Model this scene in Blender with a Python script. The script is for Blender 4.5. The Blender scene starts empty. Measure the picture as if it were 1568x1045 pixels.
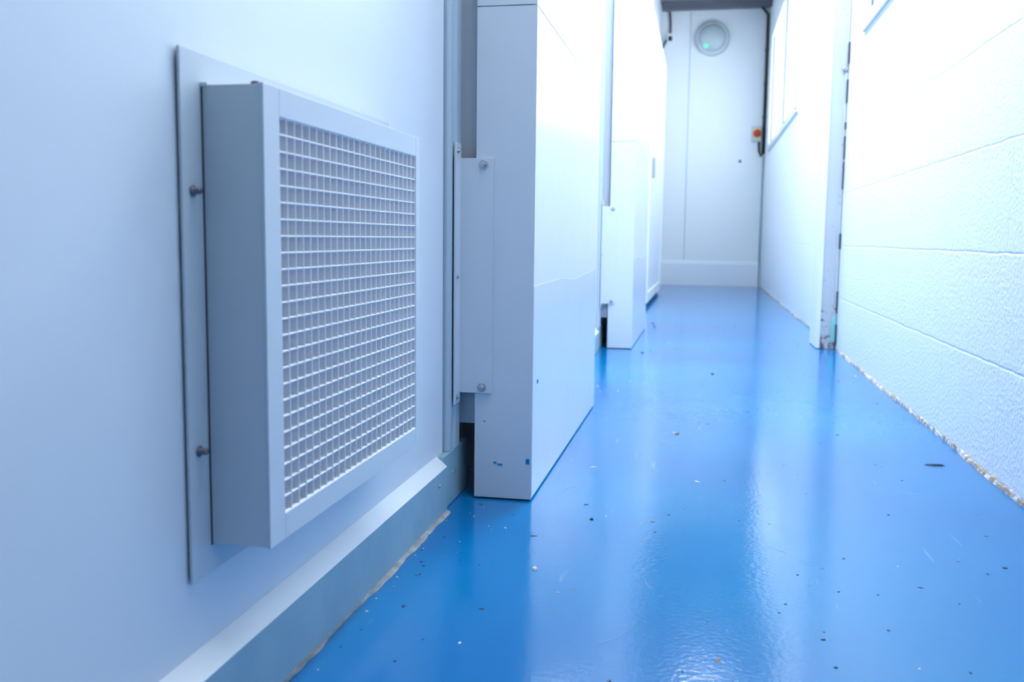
import bpy, bmesh, math, random
from mathutils import Vector, Matrix
random.seed(7)
S=0.47
def W(x,y,z): return Vector((x*S,y*S,(z+1)*S))
# ------------------------------------------------------------ materials
def mat(name,col,rough=.5,metal=0,bump=None,var=None,spec=.5,coat=0,emit=None):
    m=bpy.data.materials.new(name); m.use_nodes=True
    nt=m.node_tree; b=nt.nodes['Principled BSDF']
    b.inputs['Base Color'].default_value=(*col,1); b.inputs['Roughness'].default_value=rough
    b.inputs['Metallic'].default_value=metal; b.inputs['Specular IOR Level'].default_value=spec
    b.inputs['Coat Weight'].default_value=coat
    tc=nt.nodes.new('ShaderNodeTexCoord')
    if var:   # (scale, colour2, lo, hi)
        n=nt.nodes.new('ShaderNodeTexNoise'); n.inputs['Scale'].default_value=var[0]; n.inputs['Detail'].default_value=3
        r=nt.nodes.new('ShaderNodeValToRGB'); r.color_ramp.elements[0].position=var[2]; r.color_ramp.elements[1].position=var[3]
        r.color_ramp.elements[0].color=(*col,1); r.color_ramp.elements[1].color=(*var[1],1)
        nt.links.new(tc.outputs['Object'],n.inputs['Vector']); nt.links.new(n.outputs['Fac'],r.inputs['Fac'])
        nt.links.new(r.outputs['Color'],b.inputs['Base Color'])
    if bump:  # (scale,strength,distance)
        n=nt.nodes.new('ShaderNodeTexNoise'); n.inputs['Scale'].default_value=bump[0]; n.inputs['Detail'].default_value=2
        bp=nt.nodes.new('ShaderNodeBump'); bp.inputs['Strength'].default_value=bump[1]; bp.inputs['Distance'].default_value=bump[2]
        nt.links.new(tc.outputs['Object'],n.inputs['Vector']); nt.links.new(n.outputs['Fac'],bp.inputs['Height'])
        nt.links.new(bp.outputs['Normal'],b.inputs['Normal'])
    if emit:
        b.inputs['Emission Color'].default_value=(*emit[0],1); b.inputs['Emission Strength'].default_value=emit[1]
    return m
M={}
M['panel']=mat('white_steel_panel',(.77,.83,.89),.32,bump=(3,.05,.01))
M['film']=mat('white_gloss_film',(.83,.87,.91),.18,bump=(5,.08,.01))
M['film2']=mat('protective_film',(.79,.84,.90),.14,bump=(5,.08,.01))
M['vent']=mat('powder_coated_grey',(.62,.69,.75),.42)
M['grid']=mat('grille_white',(.88,.90,.94),.4)
M['filter']=mat('filter_wool',(.92,.92,1.0),.9,bump=(60,.7,.01),var=(55,(.62,.62,.88),.45,.7))
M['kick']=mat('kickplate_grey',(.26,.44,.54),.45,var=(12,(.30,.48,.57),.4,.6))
M['post']=mat('post_grey',(.44,.54,.63),.45)
M['dark']=mat('dark_gap',(.02,.025,.035),.8)
M['seal']=mat('gasket_dark',(.05,.06,.08),.7)
M['bolt']=mat('bolt_steel',(.45,.47,.5),.3,metal=.9)
M['screw']=mat('screw_dark',(.18,.18,.22),.45,metal=.6)
M['brk']=mat('bracket_white',(.66,.72,.79),.35)
M['white']=mat('white_paint',(.80,.84,.88),.45)
M['frame']=mat('window_frame_white',(.70,.75,.81),.4)
M['black']=mat('black_plastic',(.015,.015,.02),.5)
M['yellow']=mat('yellow_plastic',(.80,.68,.18),.4)
M['red']=mat('red_knob',(.6,.02,.03),.35)
M['green']=mat('green_led',(.05,.9,.3),.4,emit=((.05,1,.35),1.5))
M['lens']=mat('opal_lens',(.40,.50,.55),.35,var=(8,(.46,.55,.58),.4,.6))
M['lampbody']=mat('lamp_body_grey',(.52,.58,.62),.4)
M['ceil']=mat('ceiling_grey',(.16,.18,.22),.7)
M['beam']=mat('beam_grey',(.10,.11,.14),.6)
M['caulk']=mat('grey_caulk',(.28,.28,.28),.9,bump=(80,.8,.004),var=(40,(.46,.46,.46),.35,.65))
M['dirt']=mat('brown_dirt',(.34,.28,.22),.9,var=(60,(.66,.68,.71),.45,.62))
M['blue']=mat('blue_paint_spot',(.0,.20,.50),.3)
M['teal']=mat('teal_paint_patch',(.25,.66,.62),.5)
M['chipw']=mat('chip_white',(.70,.67,.63),.8)
M['chipd']=mat('chip_dark',(.05,.06,.08),.8)
M['chipb']=mat('chip_brown',(.30,.22,.17),.8)
M['chipn']=mat('chip_blue',(.01,.05,.16),.5)
M['scr']=mat('scratch_pale',(.05,.27,.58),.4)
M['tube']=mat('led_diffuser',(.9,.95,1),.4,emit=((.85,.93,1),6))
def column_mat():
    base=(.50,.55,.60,1)  # grey carries the front face's shading in the colour; dark specks are dirt
    m=mat('column_paint',base[:3],.45,bump=(25,.2,.003)); nt=m.node_tree; b=nt.nodes['Principled BSDF']
    tc=nt.nodes.new('ShaderNodeTexCoord'); n=nt.nodes.new('ShaderNodeTexNoise'); n.inputs['Scale'].default_value=34; n.inputs['Detail'].default_value=6
    n.inputs['Roughness'].default_value=.7
    sp=nt.nodes.new('ShaderNodeSeparateXYZ'); mr=nt.nodes.new('ShaderNodeMapRange')
    mr.inputs['From Min'].default_value=0; mr.inputs['From Max'].default_value=.35; mr.inputs['To Min'].default_value=.12; mr.inputs['To Max'].default_value=-.04
    ad=nt.nodes.new('ShaderNodeMath'); ad.operation='ADD'
    r=nt.nodes.new('ShaderNodeValToRGB'); r.color_ramp.elements[0].position=.60; r.color_ramp.elements[1].position=.66
    r.color_ramp.elements[0].color=base; r.color_ramp.elements[1].color=(.12,.09,.08,1)
    nt.links.new(tc.outputs['Object'],n.inputs['Vector']); nt.links.new(tc.outputs['Object'],sp.inputs[0]); nt.links.new(sp.outputs['Z'],mr.inputs['Value'])
    nt.links.new(n.outputs['Fac'],ad.inputs[0]); nt.links.new(mr.outputs[0],ad.inputs[1]); nt.links.new(ad.outputs[0],r.inputs['Fac']); nt.links.new(r.outputs['Color'],b.inputs['Base Color'])
    return m
M['column']=column_mat()
def block_mat():
    m=bpy.data.materials.new('painted_blockwork'); m.use_nodes=True; nt=m.node_tree; L=nt.links; b=nt.nodes['Principled BSDF']
    tc=nt.nodes.new('ShaderNodeTexCoord'); sp=nt.nodes.new('ShaderNodeSeparateXYZ'); cb=nt.nodes.new('ShaderNodeCombineXYZ')
    L.new(tc.outputs['Object'],sp.inputs[0])
    az=nt.nodes.new('ShaderNodeMath'); az.operation='ADD'; az.inputs[1].default_value=-.0064-.003+.2223*4
    ay=nt.nodes.new('ShaderNodeMath'); ay.operation='ADD'; ay.inputs[1].default_value=9.0-2.236
    L.new(sp.outputs['Y'],ay.inputs[0]); L.new(sp.outputs['Z'],az.inputs[0]); L.new(ay.outputs[0],cb.inputs[0]); L.new(az.outputs[0],cb.inputs[1])
    nz=nt.nodes.new('ShaderNodeTexNoise'); nz.inputs['Scale'].default_value=12; nz.inputs['Detail'].default_value=2; L.new(tc.outputs['Object'],nz.inputs['Vector'])
    mx=nt.nodes.new('ShaderNodeVectorMath'); mx.operation='MULTIPLY_ADD'; mx.inputs[1].default_value=(.008,.008,0)
    L.new(nz.outputs['Color'],mx.inputs[0]); L.new(cb.outputs[0],mx.inputs[2])
    br=nt.nodes.new('ShaderNodeTexBrick'); br.inputs['Scale'].default_value=1; br.inputs['Brick Width'].default_value=.45; br.inputs['Row Height'].default_value=.2223
    br.inputs['Mortar Size'].default_value=.0045; br.inputs['Mortar Smooth'].default_value=1
    br.inputs['Color1'].default_value=(1,1,1,1); br.inputs['Color2'].default_value=(1,1,1,1); br.inputs['Mortar'].default_value=(0,0,0,1)
    L.new(mx.outputs[0],br.inputs['Vector'])
    n1=nt.nodes.new('ShaderNodeTexNoise'); n1.inputs['Scale'].default_value=110; n1.inputs['Detail'].default_value=3; L.new(tc.outputs['Object'],n1.inputs['Vector'])
    b1=nt.nodes.new('ShaderNodeBump'); b1.inputs['Strength'].default_value=.35; b1.inputs['Distance'].default_value=.005; L.new(br.outputs['Color'],b1.inputs['Height'])
    b2=nt.nodes.new('ShaderNodeBump'); b2.inputs['Strength'].default_value=.65; b2.inputs['Distance'].default_value=.004; L.new(n1.outputs['Fac'],b2.inputs['Height']); L.new(b1.outputs[0],b2.inputs['Normal'])
    L.new(b2.outputs[0],b.inputs['Normal'])
    b.inputs['Base Color'].default_value=(.84,.88,.92,1)
    b.inputs['Roughness'].default_value=.45
    return m
M['block']=block_mat()
def floor_mat():
    m=bpy.data.materials.new('blue_epoxy'); m.use_nodes=True; nt=m.node_tree; L=nt.links; b=nt.nodes['Principled BSDF']
    tc=nt.nodes.new('ShaderNodeTexCoord')
    n=nt.nodes.new('ShaderNodeTexNoise'); n.inputs['Scale'].default_value=1.1; n.inputs['Detail'].default_value=1; L.new(tc.outputs['Object'],n.inputs['Vector'])
    r=nt.nodes.new('ShaderNodeValToRGB'); r.color_ramp.elements[0].position=.35; r.color_ramp.elements[1].position=.65
    r.color_ramp.elements[0].color=(0,.140,.42,1); r.color_ramp.elements[1].color=(0,.215,.50,1); L.new(n.outputs['Fac'],r.inputs['Fac'])
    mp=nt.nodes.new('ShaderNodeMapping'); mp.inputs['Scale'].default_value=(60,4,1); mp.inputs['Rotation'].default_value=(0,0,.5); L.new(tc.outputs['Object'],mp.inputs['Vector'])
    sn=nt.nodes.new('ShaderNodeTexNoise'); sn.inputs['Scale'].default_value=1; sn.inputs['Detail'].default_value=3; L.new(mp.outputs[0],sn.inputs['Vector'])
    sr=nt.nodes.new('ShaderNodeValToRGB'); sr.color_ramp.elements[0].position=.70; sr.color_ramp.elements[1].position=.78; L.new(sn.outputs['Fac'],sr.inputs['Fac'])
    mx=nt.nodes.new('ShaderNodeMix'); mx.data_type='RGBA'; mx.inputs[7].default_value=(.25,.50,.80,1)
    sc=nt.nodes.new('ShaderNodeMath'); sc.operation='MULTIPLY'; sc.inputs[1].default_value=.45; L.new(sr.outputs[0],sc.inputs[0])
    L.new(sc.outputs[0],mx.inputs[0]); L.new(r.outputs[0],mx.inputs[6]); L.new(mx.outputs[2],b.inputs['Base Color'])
    b.inputs['Roughness'].default_value=.14; b.inputs['Specular IOR Level'].default_value=.45
    n1=nt.nodes.new('ShaderNodeTexNoise'); n1.inputs['Scale'].default_value=5; n1.inputs['Detail'].default_value=1; L.new(tc.outputs['Object'],n1.inputs['Vector'])
    n2=nt.nodes.new('ShaderNodeTexNoise'); n2.inputs['Scale'].default_value=130; n2.inputs['Detail'].default_value=2; L.new(tc.outputs['Object'],n2.inputs['Vector'])
    b1=nt.nodes.new('ShaderNodeBump'); b1.inputs['Strength'].default_value=.06; b1.inputs['Distance'].default_value=.01; L.new(n1.outputs['Fac'],b1.inputs['Height'])
    b2=nt.nodes.new('ShaderNodeBump'); b2.inputs['Strength'].default_value=.22; b2.inputs['Distance'].default_value=.001; L.new(n2.outputs['Fac'],b2.inputs['Height']); L.new(b1.outputs[0],b2.inputs['Normal'])
    L.new(b2.outputs[0],b.inputs['Normal'])
    return m
M['floor']=floor_mat()
def glass_mat():
    m=bpy.data.materials.new('window_glass'); m.use_nodes=True; nt=m.node_tree; nt.nodes.remove(nt.nodes['Principled BSDF'])
    o=nt.nodes['Material Output']; t=nt.nodes.new('ShaderNodeBsdfTransparent'); g=nt.nodes.new('ShaderNodeBsdfGlossy'); g.inputs['Roughness'].default_value=.05
    x=nt.nodes.new('ShaderNodeMixShader'); x.inputs[0].default_value=.08
    nt.links.new(t.outputs[0],x.inputs[1]); nt.links.new(g.outputs[0],x.inputs[2]); nt.links.new(x.outputs[0],o.inputs[0]); return m
M['glass']=glass_mat()

# ------------------------------------------------------------ mesh builder
class B:
    def __init__(s,name): s.bm=bmesh.new(); s.name=name; s.mats=[]
    def mi(s,k):
        if k not in s.mats: s.mats.append(k)
        return s.mats.index(k)
    def box(s,x0,x1,y0,y1,z0,z1,k):
        i=s.mi(k); v=[s.bm.verts.new(W(x,y,z)) for z in (z0,z1) for y in (y0,y1) for x in (x0,x1)]
        for f in ((0,2,3,1),(4,5,7,6),(0,1,5,4),(2,6,7,3),(0,4,6,2),(1,3,7,5)):
            s.bm.faces.new([v[a] for a in f]).material_index=i
    def prism(s,pts,axis,a,b,k):
        i=s.mi(k)
        def P(p,t): return W(p[0],t,p[1]) if axis=='y' else (W(p[0],p[1],t) if axis=='z' else W(t,p[0],p[1]))
        A=[s.bm.verts.new(P(p,a)) for p in pts]; C=[s.bm.verts.new(P(p,b)) for p in pts]; n=len(pts)
        for j in range(n): s.bm.faces.new((A[j],A[(j+1)%n],C[(j+1)%n],C[j])).material_index=i
        s.bm.faces.new(A).material_index=i; s.bm.faces.new(C[::-1]).material_index=i
    def lathe(s,c,d,prof,k,seg=24,smooth=True):
        i=s.mi(k); d=Vector(d).normalized(); q=d.to_track_quat('Z','Y'); c=W(*c); rings=[]
        for t,r in prof:
            rings.append([s.bm.verts.new(c+q@Vector((r*S*math.cos(2*math.pi*j/seg),r*S*math.sin(2*math.pi*j/seg),t*S))) for j in range(seg)])
        for a,b in zip(rings,rings[1:]):
            for j in range(seg):
                f=s.bm.faces.new((a[j],a[(j+1)%seg],b[(j+1)%seg],b[j])); f.material_index=i; f.smooth=smooth
        for rr in (rings[0][::-1],rings[-1]):
            s.bm.faces.new(rr).material_index=i
    def tube(s,pts,r,k,seg=10):
        i=s.mi(k); pts=[W(*p) for p in pts]; rings=[]; 
        for n,p in enumerate(pts):
            t=((pts[min(n+1,len(pts)-1)]-pts[max(n-1,0)])).normalized()
            up=Vector((0,1,0)) if abs(t.y)<.9 else Vector((1,0,0)); u=t.cross(up).normalized(); w=t.cross(u)
            rings.append([s.bm.verts.new(p+(u*math.cos(2*math.pi*j/seg)+w*math.sin(2*math.pi*j/seg))*r*S) for j in range(seg)])
        for a,b in zip(rings,rings[1:]):
            for j in range(seg):
                f=s.bm.faces.new((a[j],a[(j+1)%seg],b[(j+1)%seg],b[j])); f.material_index=i; f.smooth=True
        for rr in (rings[0][::-1],rings[-1]): s.bm.faces.new(rr).material_index=i
    def bolt(s,c,d,r,k='bolt',washer=True):
        if washer: s.lathe(c,d,[(0,r*1.45),(r*.25,r*1.45),(r*.3,r*1.3)],k,20)
        cc=Vector(c)+Vector(d).normalized()*r*.3
        s.lathe(cc,d,[(0,r),(r*.55,r),(r*.75,r*.8)],k,6,False)
        s.lathe(cc+Vector(d).normalized()*r*.7,d,[(0,r*.45),(r*.3,r*.4)],k,12)
    def done(s,bevel=0,seg=2):
        bmesh.ops.recalc_face_normals(s.bm,faces=s.bm.faces)
        me=bpy.data.meshes.new(s.name); s.bm.to_mesh(me); s.bm.free()
        o=bpy.data.objects.new(s.name,me); bpy.context.collection.objects.link(o)
        for k in s.mats: me.materials.append(M[k])
        if bevel:
            m=o.modifiers.new('bevel','BEVEL'); m.width=bevel*S; m.segments=seg; m.limit_method='ANGLE'; m.angle_limit=math.radians(40)
        return o
CE=4.894; YF=21.38; YB=-6
XR=1.235
# ------------------------------------------------------------ room shell
b=B('floor'); b.box(-1.4,1.7,YB-.3,YF+.3,-1.2,-1.0,'floor'); b.done()
b=B('ceiling'); b.box(-1.4,1.7,YB-.3,YF+.3,CE,CE+.15,'ceil'); b.done()
b=B('wall_far'); b.box(-1.4,1.7,YF,YF+.25,-1.02,CE,'white'); b.done()
b=B('wall_back'); b.box(-1.4,1.7,YB-.25,YB,-1.02,CE,'white'); b.done()
b=B('trim_1')
b.box(-.42,-.405,YF-.012,YF,-.45,CE-.02,'post'); b.done(.002)
b=B('baseboard_far'); b.prism([(YF,-.45),(YF-.06,-.52),(YF-.06,-1),(YF,-1)],'x',-1.02,XR-.01,'panel'); b.done()
prof=[(-1.4,YB),(-.93,YB),(-.93,3.36),(-.965,3.365),(-.965,4.55),(-.93,4.6),(-.93,8.54),(-.965,8.545),(-.965,9.7),(-.93,9.75),(-.93,11.2),(-1.02,11.25),(-1.02,YF),(-1.4,YF)]
b=B('wall_left'); b.prism(prof,'z',-1.02,CE,'panel'); b.done()
W1=(5.0,8.33,1.69,4.3); W2=(13.99,20.0,1.79,4.1)
b=B('wall_right')
t=XR+.42
b.box(XR,t,YB,YF,-1.02,W1[2],'block')
b.box(XR,t,YB,W1[0],W1[2],CE,'block'); b.box(XR,t,W1[1],W2[0],W1[2],CE,'block'); b.box(XR,t,W2[1],YF,W1[2],CE,'block')
b.box(XR,t,W1[0],W1[1],W1[3],CE,'block'); b.box(XR,t,W2[0],W2[1],W2[3],CE,'block'); b.box(XR,t,W2[0],W2[1],W1[2],W2[2],'block')
b.done()
for i,(a,c,z0,z1) in enumerate((W1,W2)):
    b=B('window_%d'%(i+1))
    x0,x1=(XR-.03,XR+.10) ; w=.10
    b.box(x0,x1,a,c,z0,z0+w,'frame'); b.box(x0,x1,a,c,z1-w,z1,'frame')
    b.box(x0,x1,a,a+w,z0+w,z1-w,'frame'); b.box(x0,x1,c-w,c,z0+w,z1-w,'frame')
    b.box(XR-.006,XR,a-.03,c+.03,z0-.03,z0,'post'); b.box(XR-.006,XR,c,c+.04,z0,z1,'post')
    b.box(x0-.012,x0,a+.025,a+.06,z0+.03,z1,'seal')
    mid=(a+c)/2; b.box(x0+.02,x1-.01,mid-.05,mid+.05,z0+w,z1-w,'frame')
    for (p,q) in ((a+w,mid-.05),(mid+.05,c-w)):
        b.box(x0+.05,x0+.065,p,p+.035,z0+w,z1-w,'seal'); b.box(x0+.05,x0+.065,q-.035,q,z0+w,z1-w,'seal')
        b.box(x0+.05,x0+.065,p,q,z0+w,z0+w+.03,'seal')
        b.box(x0+.045,x0+.05,p,q,z0+w,z1-w,'glass')
    b.done(.006)
# ------------------------------------------------------------ left kickplates
def kick(name,y0,y1):
    b=B(name)
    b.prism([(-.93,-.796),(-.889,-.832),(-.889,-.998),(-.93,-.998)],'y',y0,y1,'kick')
    for f in b.bm.faces:
        f.normal_update()
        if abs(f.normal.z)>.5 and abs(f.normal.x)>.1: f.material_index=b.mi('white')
    b.prism([(-.93,-.80),(-.902,-.80),(-.902,-.998),(-.93,-.998)],'y',y1,y1+.36,'kick')
    b.lathe((-.889,y1-.10,-.878),(1,0,0),[(0,.008),(.003,.008),(.004,.006)],'bolt',12)
    b.lathe((-.902,y1+.13,-.882),(1,0,0),[(0,.008),(.003,.008),(.004,.006)],'bolt',12)
    b.done(.003)
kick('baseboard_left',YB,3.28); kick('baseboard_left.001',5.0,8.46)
# ------------------------------------------------------------ door posts / panels / brackets
for n,dy in enumerate((0,5.176)):
    sfx='' if n==0 else '.001'
    b=B('trim_%d'%(5+n))          # steel door jamb
    prof=[(-.964,3.366),(-.918,3.366),(-.905,3.378),(-.905,3.40),(-.912,3.408),(-.912,3.43),(-.900,3.44),(-.900,3.50),(-.93,3.51),(-.93,3.58),(-.964,3.58)]
    b.prism([(x,y+dy) for x,y in prof],'z',-.80,CE-.6,'post')
    b.box(-.964,-.848,3.54+dy,3.60+dy,-.72,CE-.6,'brk'); b.done(.003)
    b=B('insulated_door_panel'+sfx)
    y0,y1=3.485+dy,5.616+dy; xa,xb=-.8316,-.6149; zs=.838+.03*n; zt=3.6; zb=-.993
    b.box(xa,xb,y0,y1,zb,zs-.002,'film'); b.box(xa,xb,y0,y1,zs+.002,zt,'film'); b.box(xa+.006,xb-.006,y0+.006,y1-.006,zs-.01,zs+.01,'brk')
    b.box(xa-.004,xb+.002,y0-.006,y0+.0,zb,zs-.002,'brk'); b.box(xa-.004,xb+.002,y0-.006,y0+.0,zs+.002,zt,'brk')
    b.box(xa+.01,xb-.01,y0+.01,y1-.02,-1.0,zb,'seal')
    pts=[(y0+.012,zb+.002)]+[(y1-.012,zb+.002)]
    for j in range(25):
        u=1-j/24; pts.append((y0+.012+u*(y1-y0-.024),-.185+.010*math.sin(u*8)+.004*math.sin(u*19+1)))
    b.prism(pts,'x',xb+.0001,xb+.0010,'film2')
    if n==0:
        for (x,z,w,h) in ((-.76,-.86,.012,.008),(-.745,-.865,.02,.006),(-.635,-.855,.014,.02),(-.80,-.70,.006,.005)):
            b.box(x,x+w,y0-.0075,y0-.006,z,z+h,'blue')
        b.box(xb,xb+.003,y0+.10,y0+.125,-.56,-.545,'blue')
    b.done(.002)
    b=B('door_guide_bracket'+sfx)
    yb=y0-.0062
    b.box(-.895,-.77,yb-.010,yb,-.588,.292,'brk')
    b.box(-.9,-.893,3.40+dy,yb-.002,-.625,.345,'brk')
    b.box(-.90,-.892,yb-.012,yb,-.588,.292,'brk')
    for z in (.268,-.565): b.bolt((-.806,yb-.010,z),(0,-1,0),.012)
    for z in (.315,-.145,-.60): b.bolt((-.893,3.425+dy,z),(1,0,0),.007,'bolt')
    b.done(.0025)
b=B('door_1')
b.box(-1.019,-.80,13.9,18.2,-.93,3.2,'panel')
b.box(-.80,-.775,13.9,14.05,-.93,3.2,'white'); b.box(-.80,-.775,18.05,18.2,-.93,3.2,'white')
b.box(-.80,-.775,14.05,18.05,3.05,3.2,'white'); b.box(-.80,-.775,14.05,18.05,-.93,-.78,'white')
b.box(-.775,-.73,14.3,14.36,.9,1.2,'bolt'); b.box(-1.0,-.83,13.95,18.15,-1,-.93,'seal')
b.done(.008)
# ------------------------------------------------------------ ventilation box
b=B('ventilation_grille_box')
xb=-.795
y0,y1,z0,z1=1.645,2.62,-.598,.275
g0,g1,gz0,gz1=1.711,2.587,-.548,.223
b.box(-.9298,-.925,1.58,2.712,-.646,.325,'dark')  # near-black inset sheet stands in for the shadow gap behind the flange
b.box(-.925,-.919,1.572,2.72,-.654,.333,'vent')
wt=.007
b.box(-.919,-.917,y0-.003,y1+.003,z0-.003,z1+.003,'seal')
b.box(-.917,xb-.002,y0,y0+wt,z0,z1,'vent'); b.box(-.917,xb-.002,y1-wt,y1,z0,z1,'vent')
b.box(-.917,xb-.002,y0+wt,y1-wt,z1-wt,z1,'vent'); b.box(-.917,xb-.002,y0+wt,y1-wt,z0,z0+wt,'vent')
b.box(xb-.006,xb,y0-.002,g0,z0-.002,z1+.002,'vent'); b.box(xb-.006,xb,g1,y1+.002,z0-.002,z1+.002,'vent')
b.box(xb-.006,xb,g0,g1,gz1,z1+.002,'vent'); b.box(xb-.006,xb,g0,g1,z0-.002,gz0,'vent')
b.box(-.916,-.820,y0+wt,y1-wt,z0+wt,z1-wt,'filter')
nc,nr=24,24; th=.0036; d0,d1=xb-.019,xb-.002
for i in range(nc+1):
    y=g0+(g1-g0)*i/nc; b.box(d0,d1,y-th/2,y+th/2,gz0-.005,gz1+.005,'grid')
for j in range(nr+1):
    z=gz0+(gz1-gz0)*j/nr; b.box(d0+.0004,d1-.0004,g0-.005,g1+.005,z-th/2,z+th/2,'grid')
b.box(-.919,-.905,y0-.004,y0+.004,z1-.004,z1+.004,'vent')
for z in (.079,-.4066):
    for yy in (1.606,2.69):
        b.lathe((-.919,yy,z),(1,0,0),[(0,.011),(.003,.011),(.005,.0065),(.016,.0065),(.019,.004)],'screw',16)
b.lathe((-.815,y0+.01,z1),(0,0,1),[(0,.009),(.004,.009),(.006,.006)],'screw',14)
b.done(.0010,1)
# ------------------------------------------------------------ steel column
b=B('steel_column')
b.box(1.075,XR-.004,9.2,9.72,-1,CE-.02,'column')
b.box(1.060,1.095,9.188,9.74,-.995,CE-.02,'white')  # brighter left side put in as a white slab
b.box(1.205,XR-.004,9.18,9.2,-.99,CE-.02,'column')
random.seed(11)
z=-.95
while z<3.2:
    l=random.uniform(.05,.35)
    if random.random()<.7: 
        w=random.uniform(.006,.02); b.box(XR-.014,XR-.002,9.17-w*2,9.185,z,z+l,'seal')
    z+=l+random.uniform(.02,.2)
b.box(1.185,1.225,9.172,9.18,-.93,-.70,'teal')
b.lathe((1.205,9.18,1.55),(0,-1,0),[(0,.03),(.01,.03),(.02,.02)],'bolt',14)
b.done(.008)
# ------------------------------------------------------------ far wall fittings
b=B('round_bulkhead_lamp')
b.lathe((.054,YF,4.287),(0,-1,0),[(0,.36),(.10,.36),(.13,.34),(.14,.31)],'lampbody',40)
b.lathe((.054,YF-.13,4.287),(0,-1,0),[(0,.29),(.03,.285),(.07,.24),(.10,.15),(.11,.04)],'lens',40)
b.lathe((-.08,YF-.20,4.11),(0,-1,0),[(0,.035),(.03,.03)],'green',12)
b.done()
b=B('isolator_switch')
b.box(.94,1.15,YF-.08,YF,2.11,2.43,'lampbody'); b.box(.975,1.135,YF-.10,YF-.08,2.17,2.39,'yellow'); b.lathe((1.055,YF-.10,2.28),(0,-1,0),[(0,.085),(.05,.08),(.08,.06)],'red',20); b.box(1.04,1.07,YF-.22,YF-.17,2.21,2.35,'red')
b.done(.01)
b=B('conduit_pipe')
b.tube([(1.195,YF-.06,1.85),(1.195,YF-.06,4.3),(1.19,YF-.06,4.75),(1.05,YF-.3,4.86)],.033,'black')
b.tube([(1.10,YF-.06,2.10),(1.11,YF-.06,1.9),(1.15,YF-.06,1.8),(1.19,YF-.06,1.88)],.025,'black')
for z in (2.6,3.3,4.0): b.box(1.155,1.233,YF-.10,YF,z,z+.05,'seal')
b.tube([(1.20,YF-.05,-.98),(1.205,YF-.05,1.8)],.018,'kick')
b.done()
b=B('light_switch')
b.box(-.92,-.76,YF-.08,YF,4.2,4.42,'white'); b.box(-.88,-.80,YF-.1,YF-.08,4.26,4.36,'black')
b.tube([(-.84,YF-.04,4.42),(-.84,YF-.04,4.6),(-.86,YF-.04,4.88)],.02,'black')
b.tube([(-.9,YF-.05,4.3),(-.96,YF-.1,4.22),(-.99,YF-.12,4.1)],.02,'black')
b.done(.01)
b=B('wall_bolt'); b.lathe((.72,YF,1.70),(0,-1,0),[(0,.03),(.02,.025)],'black',12); b.done()
for i,y in enumerate((19.2,20.6)):
    b=B('ceiling_beam' if i==0 else 'ceiling_beam.001'); b.prism([(y-.12,CE),(y+.12,CE),(y+.12,CE-.03),(y+.02,CE-.03),(y+.02,CE-.14),(y-.02,CE-.14),(y-.02,CE-.03),(y-.12,CE-.03)],'x',-1.0,XR-.01,'beam'); b.done(.005)
def lamp(name,x,y,power,L=2.4):
    b=B(name)
    b.prism([(x-.13,CE),(x+.13,CE),(x+.13,CE-.08),(x+.09,CE-.13),(x-.09,CE-.13),(x-.13,CE-.08)],'y',y-L/2,y+L/2,'white')
    b.box(x-.085,x+.085,y-L/2+.05,y+L/2-.05,CE-.15,CE-.13,'tube')
    o=b.done(.006)
    l=bpy.data.lights.new(name+'_light','AREA'); l.shape='RECTANGLE'; l.size=.20*S*2; l.size_y=L*S; l.energy=power; l.color=(.87,.94,1)
    lo=bpy.data.objects.new(name+'_light',l); bpy.context.collection.objects.link(lo); lo.location=W(x,y,CE-.17); lo.parent=o
lamp('ceiling_light',.2,6.6,49); lamp('ceiling_light.001',.2,11.4,52); lamp('ceiling_light.002',.2,2.2,21)  # the last is an added fill lamp that brightens the near wall
# ------------------------------------------------------------ edge caulk & debris
def ragged(name,x,dirn,y0,y1,k,wmin,wmax,hmax,step=.035):
    b=B(name); i=b.mi(k); y=y0; rows=[]
    w=(wmin+wmax)/2
    while y<y1:
        w=min(wmax,max(wmin,w+random.uniform(-1,1)*(wmax-wmin)*.35)); h=random.uniform(.3,1)*hmax
        rows.append([b.bm.verts.new(W(x,y,-1+h*1.2)),b.bm.verts.new(W(x+dirn*w*.6,y,-1+h)),b.bm.verts.new(W(x+dirn*w,y+random.uniform(-.01,.01),-1.0))]); y+=step*random.uniform(.5,1.3)
    for a,c in zip(rows,rows[1:]):
        for j in (0,1): b.bm.faces.new((a[j],a[j+1],c[j+1],c[j])).material_index=i
    return b.done()
random.seed(5)
ragged('trim_2',-.889,1,.5,3.3,'caulk',.004,.018,.008)
ragged('trim_3',XR,-1,1.5,9.1,'dirt',.004,.018,.022)
ragged('trim_4',XR,-1,9.8,YF,'dirt',.003,.03,.02,.08)
b=B('floor_debris')
def chip(x,y,r,k,flat=.4,el=1.0):
    i=b.mi(k); n=random.randint(4,6); a0=random.uniform(0,6.28); th=random.uniform(0,3.14)
    bot=[];top=[]
    for j in range(n):
        a=a0+6.28*j/n; rr=r*random.uniform(.6,1.2); dx,dy=rr*math.cos(a)*el,rr*math.sin(a)
        X=x+dx*math.cos(th)-dy*math.sin(th); Y=y+dx*math.sin(th)+dy*math.cos(th)
        bot.append(b.bm.verts.new(W(X,Y,-1.0))); top.append(b.bm.verts.new(W(x+(X-x)*.7,y+(Y-y)*.7,-1+r*flat*random.uniform(.6,1.3))))
    for j in range(n): b.bm.faces.new((bot[j],bot[(j+1)%n],top[(j+1)%n],top[j])).material_index=i
    b.bm.faces.new(top).material_index=i
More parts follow.
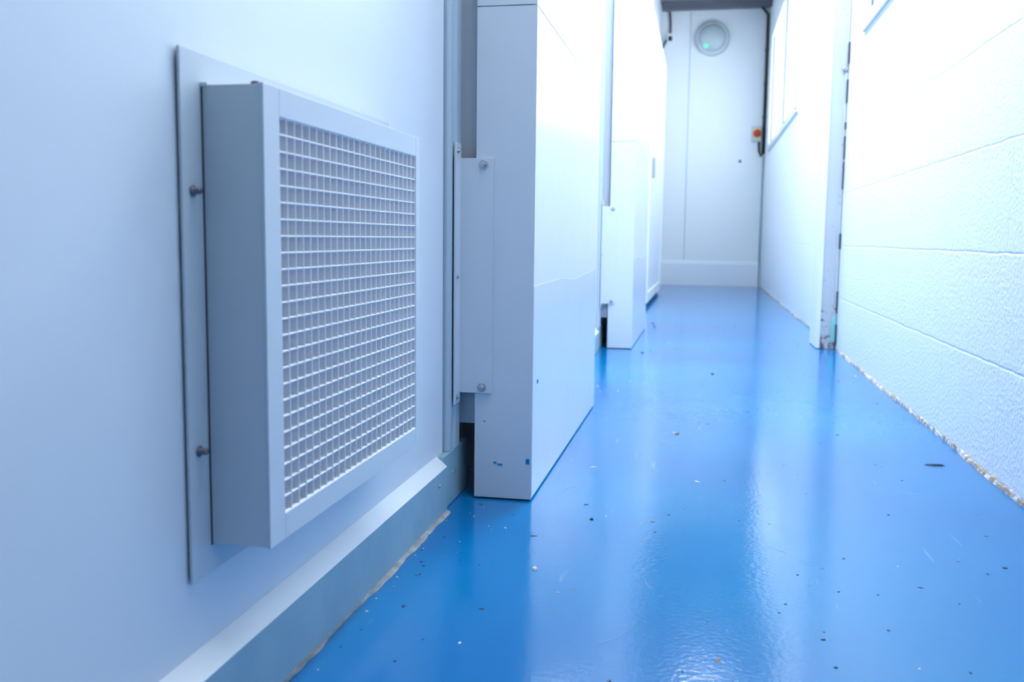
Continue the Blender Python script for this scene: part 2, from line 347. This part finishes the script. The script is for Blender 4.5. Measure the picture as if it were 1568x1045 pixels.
for _ in range(220):
    y=1.7+random.random()**1.3*11; x=random.uniform(-.8,1.15)
    if x<-.55 and (3.4<y<5.7 or 8.5<y<10.9): continue
    chip(x,y,random.uniform(.002,.006),random.choice(['chipn','chipn','chipn','chipn','chipd','chipd','chipb','chipw']),.35,random.choice([1,1,2,3]))
for _ in range(45):
    y=random.uniform(1.6,3.4); chip(-.86+random.random()**2*.25,y,random.uniform(.002,.005),random.choice(['chipd','chipn','chipw','chipb']))
for (x,y,r,k,e) in ((-.47,2.75,.011,'chipw',1),(-.30,1.98,.012,'chipb',1),(-.80,1.72,.010,'chipb',1),(1.05,4.49,.012,'chipd',4),(-.05,1.75,.010,'chipb',1.5),(-.1,4.9,.012,'chipb',2),(-.36,3.3,.008,'chipd',1),(.1,7.2,.012,'chipd',2),(-.5,8.4,.010,'chipn',2),(-.56,11.4,.016,'chipn',2),(-.52,11.0,.016,'chipd',2)):
    chip(x,y,r,k,.6,e)
b.done()
b=B('floor_scratches'); i=b.mi('scr')
for _ in range(9):
    x,y=random.uniform(-.45,.95),random.uniform(2.1,6.0); R0=random.uniform(.08,.25); a0=random.uniform(0,6.28); sp=random.uniform(.4,1.1); n=10; prev=None
    for j in range(n+1):
        a=a0+sp*j/n; wd=.0008*math.sin(math.pi*(j+.15)/(n+.3))+.0002
        p=b.bm.verts.new(W(x+(R0-wd)*math.cos(a)-R0*math.cos(a0),y+(R0-wd)*math.sin(a)-R0*math.sin(a0),-.9994)); q=b.bm.verts.new(W(x+(R0+wd)*math.cos(a)-R0*math.cos(a0),y+(R0+wd)*math.sin(a)-R0*math.sin(a0),-.9994))
        if prev: b.bm.faces.new((prev[0],prev[1],q,p)).material_index=i
        prev=(p,q)
b.done()
# ------------------------------------------------------------ world, camera
w=bpy.data.worlds.new('World'); bpy.context.scene.world=w; w.use_nodes=True
bg=w.node_tree.nodes['Background']; bg.inputs['Color'].default_value=(.79,.90,1,1); bg.inputs['Strength'].default_value=7.2
yaw,pitch,roll=-.1967,-.1084,.0111
F=Vector((math.sin(yaw)*math.cos(pitch),math.cos(yaw)*math.cos(pitch),math.sin(pitch)))
R=Vector((math.cos(yaw),-math.sin(yaw),0)); U=R.cross(F)
R2=R*math.cos(roll)+U*math.sin(roll); U2=-R*math.sin(roll)+U*math.cos(roll)
mw=Matrix((R2,U2,-F)).transposed().to_4x4(); mw.translation=Vector((0,0,S))
c=bpy.data.cameras.new('camera'); co=bpy.data.objects.new('camera',c); bpy.context.collection.objects.link(co); co.matrix_world=mw
c.sensor_width=36; c.lens=36*1453.3/1568; c.clip_start=.01
c.dof.use_dof=True; c.dof.focus_distance=3.1*S; c.dof.aperture_fstop=7
bpy.context.scene.camera=co
bpy.context.scene.view_settings.view_transform='Standard'
